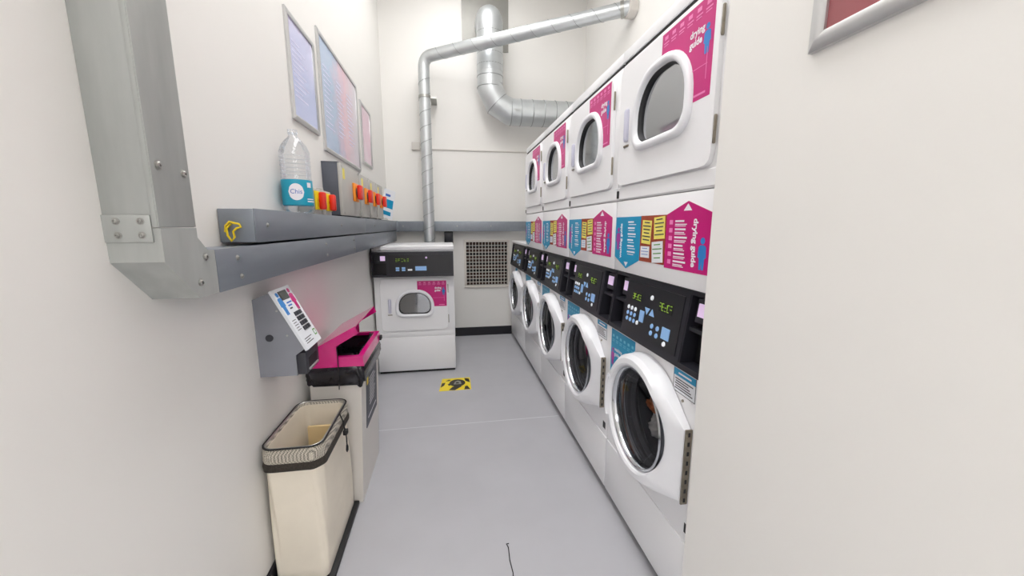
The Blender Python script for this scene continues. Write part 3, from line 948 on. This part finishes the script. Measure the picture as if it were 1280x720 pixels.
# ventilation grille
t = thing('vent_grille', 'square white grid vent low on the back wall with dusty filter behind', 'vent', (0, YB, 0))
fwd = .028
for nm, b in (('frame_bar', (GX0-fwd, GX1+fwd, -.016, 0, GZ1, GZ1+fwd)), ('frame_bar', (GX0-fwd, GX1+fwd, -.016, 0, GZ0-fwd, GZ0)), ('frame_bar', (GX0-fwd, GX0, -.016, 0, GZ0, GZ1)), ('frame_bar', (GX1, GX1+fwd, -.016, 0, GZ0, GZ1))):
    box(nm, 'grille_white', t, *b, .002)
box('filter', 'filter', t, GX0+.001, GX1-.001, .045, .095, GZ0+.001, GZ1-.001)
NX = 12
for k in range(1, NX+1):
    x = GX0+(GX1-GX0)*k/(NX+1)
    box('grid_bar', 'grille_white', t, x-.003, x+.003, -.006, .012, GZ0, GZ1)
for k in range(1, NX+1):
    z = GZ0+(GZ1-GZ0)*k/(NX+1)
    box('grid_bar', 'grille_white', t, GX0, GX1, -.008, .010, z-.003, z+.003)
def slat(k):
    z = GZ0+.05+k*.105
    box('louvre', 'gap_dark', t, GX0, GX1, .018, .040, z, z+.035)
for k in range(5): slat(k)

# ------------------------------------------------------------------ things on the trunking shelf
SH = 1.4335
t = thing('water_bottle', 'large clear plastic water bottle with blue label on the trunking shelf', 'bottle', (-.634, 1.795, SH))
prof = [(.050, 0), (.058, .006), (.060, .02), (.058, .05), (.0585, .14)]
z = .145
for k in range(6):
    prof += [(.0585, z), (.0555, z+.010), (.0585, z+.020)]; z += .017
prof += [(.057, z+.006), (.048, z+.030), (.032, z+.052), (.018, z+.066), (.0155, z+.076), (.0155, z+.082)]
n = 28
bm = B()
loft(bm, [[(r*math.cos(2*PI*k/n), r*math.sin(2*PI*k/n), zz) for k in range(n)] for r, zz in prof], True, True)
fin('bottle_body', bm, 'bottle_clear', t, True, 60)
bm = B()
loft(bm, [[(r*math.cos(2*PI*k/n), r*math.sin(2*PI*k/n), zz) for k in range(n)] for r, zz in ((.0592, .032), (.0596, .034), (.0596, .134), (.0592, .136))], False, False)
lab = fin('bottle_label', bm, 'bottle_label', t, True)
def wrap(a0, r=.0600):
    def f(u, v):
        a = a0+u/r
        return (r*math.cos(a), r*math.sin(a), v)
    return f
wr = wrap(-PI/2+.25, .0606)
bm = B()
cc = [(.030*math.cos(2*PI*k/24), .085+.034*math.sin(2*PI*k/24)) for k in range(24)]
rows_ = []
for j in range(13):
    u_ = -.030+.060*j/12; hz_ = .034*math.sqrt(max(0, 1-(u_/.030)**2))
    rows_.append((bm.verts.new(wr(u_, .085-hz_)), bm.verts.new(wr(u_, .085+hz_+1e-5))))
for A_, B_ in zip(rows_, rows_[1:]): bm.faces.new((A_[0], B_[0], B_[1], A_[1]))
fin('label_disc', bm, 'print_white', lab, True)
text_mesh('lettering', 'Chis', .026, 'note_ink_blue', lab, lambda u, v: wrap(-PI/2+.25, .0612)(u, v+.078), 0, 'CENTER')
bm = B()
bm.free()
for (a, b, c, d_) in ((.045, .065, .105, .125), (.042, .085, .045, .05), (.042, .078, .055, .059)):
    bm = B()
    q = [(wr(a+(b-a)*j/4, c), wr(a+(b-a)*j/4, d_)) for j in range(5)]
    vv = [(bm.verts.new(p), bm.verts.new(r_)) for p, r_ in q]
    for A_, B_ in zip(vv, vv[1:]): bm.faces.new((A_[0], B_[0], B_[1], A_[1]))
    fin('label_print', bm, 'print_white', lab)
cyl('bottle_cap', 'bottle_clear', t, (0, 0), .0185, 'z', z+.076, z+.094, 18)

def isolator(y, label, small=False, w_=.26, hv=.15):
    t = thing('isolator_switch', label, 'switch', (XL, y, SH), group='small yellow isolator switches' if small else 'tall grey isolator boxes')
    if small:
        box('switch_box', 'iso_grey', t, 0, .072, 0, .115, 0, .125, .006)
        box('cable_gland', 'iso_grey', t, .02, .05, .04, .075, .122, .140, .003)
        pl_ = box('switch_plate', 'yellow', t, .072, .082, .012, .100, .022, .112, .004)
        cyl('handle_boss', 'print_dark', pl_, (.056, .067), .012, 'x', .081, .087)
        box('switch_handle', 'red', t, .082, .112, .040, .072, .024, .108, .008)
    else:
        box('switch_box', 'iso_dark', t, 0, .085, 0, w_, .008, .298, .003)
        box('box_lid', 'iso_grey', t, .085, .104, -.002, w_+.002, .006, .300, .004)
        box('top_flange', 'iso_dark', t, .0, .090, .0, w_, .298, .306)
        for yy in (.02, w_-.02):
            cyl('lid_screw', 'steel', t, (yy, .285), .006, 'x', .104, .107, 10)
            cyl('lid_screw', 'steel', t, (yy, .022), .006, 'x', .104, .107, 10)
        box('mounting_foot', 'print_dark', t, .01, .085, .02, w_-.02, 0, .010)
        box('rating_label', 'note_yellow', t, .104, .105, .03, .075, .215, .275)
        pl_ = box('switch_plate', 'orange', t, .104, .118, .075+hv-.13, .185+hv-.13, .10, .215, .004)
        cyl('handle_boss', 'print_dark', pl_, (hv, .158), .030, 'x', .117, .128, 18)
        box('switch_handle', 'red', t, .126, .152, hv-.035, hv+.038, .112, .204, .008)
    return t
isolator(1.965, 'small grey isolator with yellow plate and red handle, beside the water bottle', True)
isolator(2.130, 'small grey isolator with yellow plate and red handle, against the first tall grey box', True)
for k, n_ in enumerate(('first', 'second', 'third', 'fourth')):
    if k: isolator(2.535+.315*k, n_ + ' tall grey isolator box with red handle, counting from the water bottle')
    else: isolator(2.362, 'widest tall grey isolator box with red handle, first after the small yellow ones', False, .43, .30)
# leaflets leaning at the far end of the shelf
t = thing('leaflet', 'blue and white leaflet tilted against the wall at the far end of the shelf', 'leaflet', (XL+.045, 3.965, SH))
LT, LH, LW = .32, .285, .120
def LP(a, b, d):
    u = a*math.cos(LT)+b*math.sin(LT)*.55; z_ = -a*math.sin(LT)+b*math.cos(LT)+LW*math.sin(LT)+.001
    return (u*.93, -u*.20-d+.06*b, z_)
def lquad(nm, mm, a0, a1, b0, b1, d0, d1):
    bm = B()
    loft(bm, [[LP(a0, b0, d0), LP(a1, b0, d0), LP(a1, b1, d0), LP(a0, b1, d0)], [LP(a0, b0, d1), LP(a1, b0, d1), LP(a1, b1, d1), LP(a0, b1, d1)]])
    return fin(nm, bm, mm, t)
lquad('card', 'note_white', 0, LW, 0, LH, 0, .003)
lquad('printed_band', 'blue_sign', .01, LW-.01, LH*.36, LH*.66, .003, .0036)
lquad('printed_band', 'note_ink_blue', .02, LW*.6, LH*.76, LH*.84, .003, .0036)
lquad('printed_band', 'blue_sign', .012, LW*.8, LH*.10, LH*.24, .003, .0036)

# ------------------------------------------------------------------ top-up terminal
t = thing('payment_terminal', 'grey wedge-shaped payment terminal with white sloping keypad face on the left wall', 'terminal', (XL, 1.459, 0))
TW = .145
prof = [(0, .827), (0, 1.118), (.058, 1.141), (.160, .928), (.128, .905), (.128, .826)]
bm = B(); prism(bm, prof, 'y', 0, TW)
hs = fin('housing', bm, 'meter_grey', t)
box('lower_box', 'meter_dark', t, .128, .160, .004, TW-.004, .828, .912, .003)
box('slot_mouth', 'black_deep', t, .160, .1615, .03, .115, .846, .885)
box('slot_lip', 'alu', t, .160, .166, .026, .119, .838, .845, .001)
# sloping face coordinates: s down the slope from the top edge, y across
a_, b_ = Vector((.058, 0, 1.141)), Vector((.162, 0, .924))
sd = (b_-a_); SL = sd.length; sd.normalize(); nn = Vector((-sd.z, 0, sd.x))
if nn.x < 0: nn = -nn
def FP(s, y, d): return tuple(a_+sd*s+Vector((0, y, 0))+nn*d)
def facebox(nm, m, par, s0, s1, y0, y1, d0, d1):
    bm = B()
    loft(bm, [[FP(s0, y0, d0), FP(s1, y0, d0), FP(s1, y1, d0), FP(s0, y1, d0)], [FP(s0, y0, d1), FP(s1, y0, d1), FP(s1, y1, d1), FP(s0, y1, d1)]])
    return fin(nm, bm, m, par)
fc = facebox('face_plate', 'note_white', t, -.004, SL+.004, -.003, TW+.003, 0, .010)
facebox('screen', 'lcd', fc, .012, .040, .038, .098, .010, .0125)
facebox('screen_bezel', 'print_dark', fc, .008, .044, .034, .102, .010, .0112)
def face_poly(nm, m, pts, d=.0108):
    bm = B()
    loft(bm, [[FP(s, y, .0099) for y, s in pts], [FP(s, y, d) for y, s in pts]])
    return fin(nm, bm, m, fc)
for (cy_, m_, s0_) in ((.020, 'blue_person', .100), (.122, 'pink', .098)):
    bd, hd = person_poly(cy_, 0, .092)
    face_poly('printed_figure', m_, [(y, s0_-z_) for y, z_ in bd]); face_poly('printed_figure', m_, [(y, s0_-z_) for y, z_ in hd])
for r_ in range(4):
    for c_ in range(3):
        facebox('key', 'meter_dark', fc, .100+r_*.021, .116+r_*.021, .060+c_*.021, .077+c_*.021, .010, .014)
for k in range(3): facebox('printed_line', 'note_ink_blue' if k < 2 else 'print_dark', fc, .055+k*.012, .061+k*.012, .055, .098-.01*k, .010, .0104)
for k in range(5): facebox('printed_line', 'print_dark', fc, .125+k*.010, .1275+k*.010, .014, .046-.005*(k % 2), .010, .0104)
for k in range(3): facebox('printed_line', 'print_dark', fc, .205+k*.009, .208+k*.009, .02, .088-.02*(k % 2), .010, .0104)
facebox('printed_logo', 'note_ink_green', fc, .192, .218, .118, .140, .010, .0104)
facebox('printed_logo', 'note_white', fc, .197, .213, .122, .136, .0102, .0107)
for (x_, z_) in ((.078, 1.075), (.105, .982)): cyl('rivet', 'steel', t, (x_, z_), .0035, 'y', -.002, .001, 10)
cyl('lock', 'meter_dark', t, (.045, .975), .013, 'y', -.003, .001, 16)

# ------------------------------------------------------------------ white bin with pink lid
t = thing('waste_bin', 'tall white waste bin with open pink lid and black liner behind the laundry bag', 'bin', (0, 0, 0))
BY0, BY1 = 1.815, 2.25
def bq(z, i=0):
    k = z/.70
    x1 = -.462+.032*k
    return [(-.664+i, BY0+i, z), (x1-i, BY0+i, z), (x1-i, BY1-i, z), (-.664+i, BY1-i, z)]
bm = B()
loft(bm, [bq(0), bq(.70), bq(.70, .012), bq(.02, .012)])
bd = fin('bin_body', bm, 'bin_white', t)
# sign on the aisle side
def side(y, z, d): return (-.462+.032*z/.70+d, y, z)
def sidebox(nm, m, par, y0, y1, z0, z1, d0, d1):
    bm = B()
    loft(bm, [[side(y0, z0, d0), side(y1, z0, d0), side(y1, z1, d0), side(y0, z1, d0)], [side(y0, z0, d1), side(y1, z0, d1), side(y1, z1, d1), side(y0, z1, d1)]])
    return fin(nm, bm, m, par)
sg = sidebox('bin_sign', 'sign_slate', t, 1.915, 2.185, .345, .655, .0, .003)
for k in range(9):
    sidebox('printed_line', 'print_white', sg, 1.985, 2.10+.045*((k*3) % 4)/4, .585-k*.018, .590-k*.018, .003, .0034)
sidebox('printed_line', 'print_white', sg, 1.945, 2.155, .385, .391, .003, .0034)
sidebox('printed_mark', 'yellow', sg, 1.922, 1.955, .575, .625, .003, .0036)
# liner hanging over the rim
rnd = random.Random(3)
N = 72
base = rrect(-.668, -.424, BY0-.006, BY1+.006, .03, 17)
N = len(base)
cxm, cym = -.546, (BY0+BY1)/2
loops = []
for j, (z_, gr) in enumerate(((.636, .010), (.655, .018), (.678, .015), (.692, .018), (.708, .012), (.722, .004), (.726, -.012), (.752, -.034), (.766, -.042), (.74, -.055), (.66, -.062), (.45, -.068))):
    L = []
    for k, (x, y) in enumerate(base):
        a = k/N*2*PI
        wv = .004*math.sin(9*a+j*1.3)+.0015*math.sin(23*a+j*2.1)
        zz = z_ + (.012*math.sin(2*a+.6)+.007*math.sin(5*a+1) if j == 0 else .006*math.sin(4*a+j) if j < 4 else .010*math.sin(9*a)*(j in (7, 8)))
        d = Vector((x-cxm, y-cym)); l = d.length; d = d/l*(l+gr+(wv if j < 6 else 0))
        L.append((max(cxm+d.x, XL+.012), cym+d.y, zz))
    loops.append(L)
bm = B(); loft(bm, loops, False, True)
fin('bin_liner', bm, 'bag_black', t, True)
# pink lid: rim and raised flap
RX0, RX1, RZ0, RZ1 = -.645, -.414, .722, .770
bm = B()
oq = lambda z, i: [(RX0+i, BY0-.008+i, z), (RX1-i, BY0-.008+i, z), (RX1-i, BY1+.008-i, z), (RX0+i, BY1+.008-i, z)]
loft(bm, [oq(RZ0, .0), oq(RZ1, .004), oq(RZ1, .028), oq(RZ0, .024), oq(RZ0, 0)], False, False)
bmesh.ops.remove_doubles(bm, verts=bm.verts[:], dist=1e-6)
fin('lid_rim', bm, 'pink_gloss', t)
flap = B()
F0, F1 = (-.622, .822), (-.440, .920)
prism(flap, [F0, F1, (F1[0]+.001, F1[1]-.005), (F0[0]+.002, F0[1]-.005)], 'y', BY0-.012, BY1+.012)
fl = fin('lid_flap', flap, 'pink_gloss', t)
for ya in (BY0-.011, BY1+.007):
    pris('flap_cheek', 'pink_gloss', t, [(RX0, RZ0+.002), (F0[0]-.001, F0[1]-.002), (F1[0]-.002, F1[1]-.006), (-.430, .884), (-.530, .826), (-.530, RZ0+.002)], 'y', ya, ya+.004)
pris('flap_back', 'pink_gloss', t, [(RX0, RZ0+.002), (RX0+.004, RZ0+.002), (F0[0]+.003, F0[1]-.004), (F0[0]-.001, F0[1]-.002)], 'y', BY0-.008, BY1+.008)
box('lid_catch', 'black_deep', t, RX1-.004, RX1+.010, BY1-.03, BY1+.01, .722, .745, .003)
tub('liner_tie', 'cord_black', t, [(-.527, BY0-.028, .62), (-.526, BY0-.024, .66), (-.527, BY0-.016, .72), (-.527, BY0-.015, .78), (-.529, BY0-.014, .822)], .0022, 6)

# ------------------------------------------------------------------ laundry bag on its frame
t = thing('laundry_bag', 'cream canvas laundry bag with black net drawstring top by the left wall', 'laundry bag', (0, 0, 0))
def bagloop(z, i, top):
    k = max(0, min(1, z/.585))
    x0 = -.686+.0*k+i; x1 = -.498+.018*k-i
    y0 = 1.372-.012*k+i; y1 = 1.800-.055*k-i
    L = rrect(x0, x1, y0, y1, max(.012, .045-.02*(1-k)-i), 12)
    out = []
    n = len(L)
    for q, (x, y) in enumerate(L):
        a = q/n*2*PI
        sag = .004*math.sin(z*9+a*2)*math.sin(PI*k) + .003*math.sin(a*7+z*15)*math.sin(PI*k)
        cx, cy_ = (x0+x1)/2, (y0+y1)/2
        d = Vector((x-cx, y-cy_)); l = d.length
        d = d*((l+sag)/l)
        out.append((max(cx+d.x, XL+.011), cy_+d.y, z))
    return out
zs = [.020, .030, .08, .13, .18, .24, .30, .36, .42, .47, .52]
loops = [bagloop(z_, .012 if q == 0 else 0, False) for q, z_ in enumerate(zs)]
loops += [bagloop(.545, .002, 1), bagloop(.578, .004, 1), bagloop(.578, .010, 1), bagloop(.52, .014, 1), bagloop(.40, .018, 1), bagloop(.26, .022, 1), bagloop(.13, .028, 1), bagloop(.06, .035, 1)]
bm = B(); loft(bm, loops, True, True)
fin('bag_body', bm, 'canvas', t, True, 70)
bm = B()
loft(bm, [bagloop(.532, -.004, 1), bagloop(.545, -.007, 1), bagloop(.568, -.006, 1), bagloop(.588, -.001, 1), bagloop(.590, .008, 1), bagloop(.560, .009, 1), bagloop(.548, .007, 1)], False, False)
fin('net_band', bm, 'net', t, True)
bm = B()
loft(bm, [bagloop(.503, -.002, 1), bagloop(.507, -.010, 1), bagloop(.520, -.011, 1), bagloop(.534, -.008, 1), bagloop(.536, -.004, 1)], False, False)
fin('band_trim', bm, 'net_dark', t, True)
tub('rim_cord', 'cord_black', t, bagloop(.592, -.001, 1), .0035, 6, True)
tub('rim_wire', 'steel', t, bagloop(.590, .004, 1), .0045, 6, True)
dx_ = -.474
tub('drawstring', 'cord_black', t, [(dx_-.004, 1.60, .590), (dx_+.004, 1.605, .56), (dx_+.008, 1.61, .52), (dx_+.012, 1.61, .500), (dx_+.013, 1.612, .470), (dx_+.012, 1.615, .44), (dx_+.012, 1.626, .425), (dx_+.012, 1.622, .410), (dx_+.012, 1.61, .408), (dx_+.012, 1.602, .420), (dx_+.012, 1.612, .44)], .0028, 6)
box('cord_lock', 'cord_black', t, dx_+.003, dx_+.020, 1.598, 1.622, .490, .512, .003)
box('cardboard_base', 'cardboard', t, -.640, -.530, 1.68, 1.692, .08, .50)
box('frame_base', 'cord_black', t, XL+.014, -.478, 1.366, 1.806, .0, .020, .004)

# ------------------------------------------------------------------ floor marks
t = thing('floor_sticker', 'black and yellow hazard sticker on the grey floor in front of the dryer', 'sticker', (.025, 3.20, 0))
def onfloor(nm, m, par, pts, z0, z1): return pris(nm, m, par, pts, 'z', z0, z1)
SW, SD = .130, .130
onfloor('sticker_base', 'tape_yellow', t, [(-SW-.012, -SD), (SW, -SD), (SW, SD), (-SW+.012, SD)], 0, .0012)
blobs = [[(-.13, -.06), (-.10, -.02), (-.09, .04), (-.12, .03)], [(-.06, -.12), (-.01, -.13), (.05, -.06), (.04, -.02), (-.03, -.06)], [(.07, -.125), (.12, -.125), (.10, -.05), (.08, -.06)],
         [(.08, .12), (.12, .10), (.125, .02), (.10, .04), (.085, .06)], [(-.09, .07), (-.06, .10), (-.04, .09), (-.06, .07)], [(-.07, .0), (-.03, .05), (-.04, -.02), (-.06, -.03)]]
for b_ in blobs: onfloor('black_stripe', 'tape_black', t, b_, .0012, .0016)
onfloor('sticker_emblem', 'tape_black', t, [(.015+.070*math.cos(2*PI*k/20), .02+.078*math.sin(2*PI*k/20)) for k in range(20)], .0016, .002)
onfloor('emblem_symbol', 'plate_grey', t, [(-.02, -.01), (.05, -.01), (.045, .05), (.02, .07), (-.005, .05)], .002, .0024)
onfloor('emblem_symbol', 'tape_black', t, [(0, .005), (.03, .005), (.025, .035), (.005, .035)], .0024, .0028)
bm = B(); tube(bm, [(.213, 1.25, .002), (.219, 1.30, .002), (.215, 1.36, .002), (.219, 1.42, .003), (.213, 1.438, .006), (.223, 1.436, .008)], .0022, 6)
tag(fin('black_wire', bm, 'cord_black', None, True), 'thin black wire scrap lying on the grey floor near the viewer', 'wire')
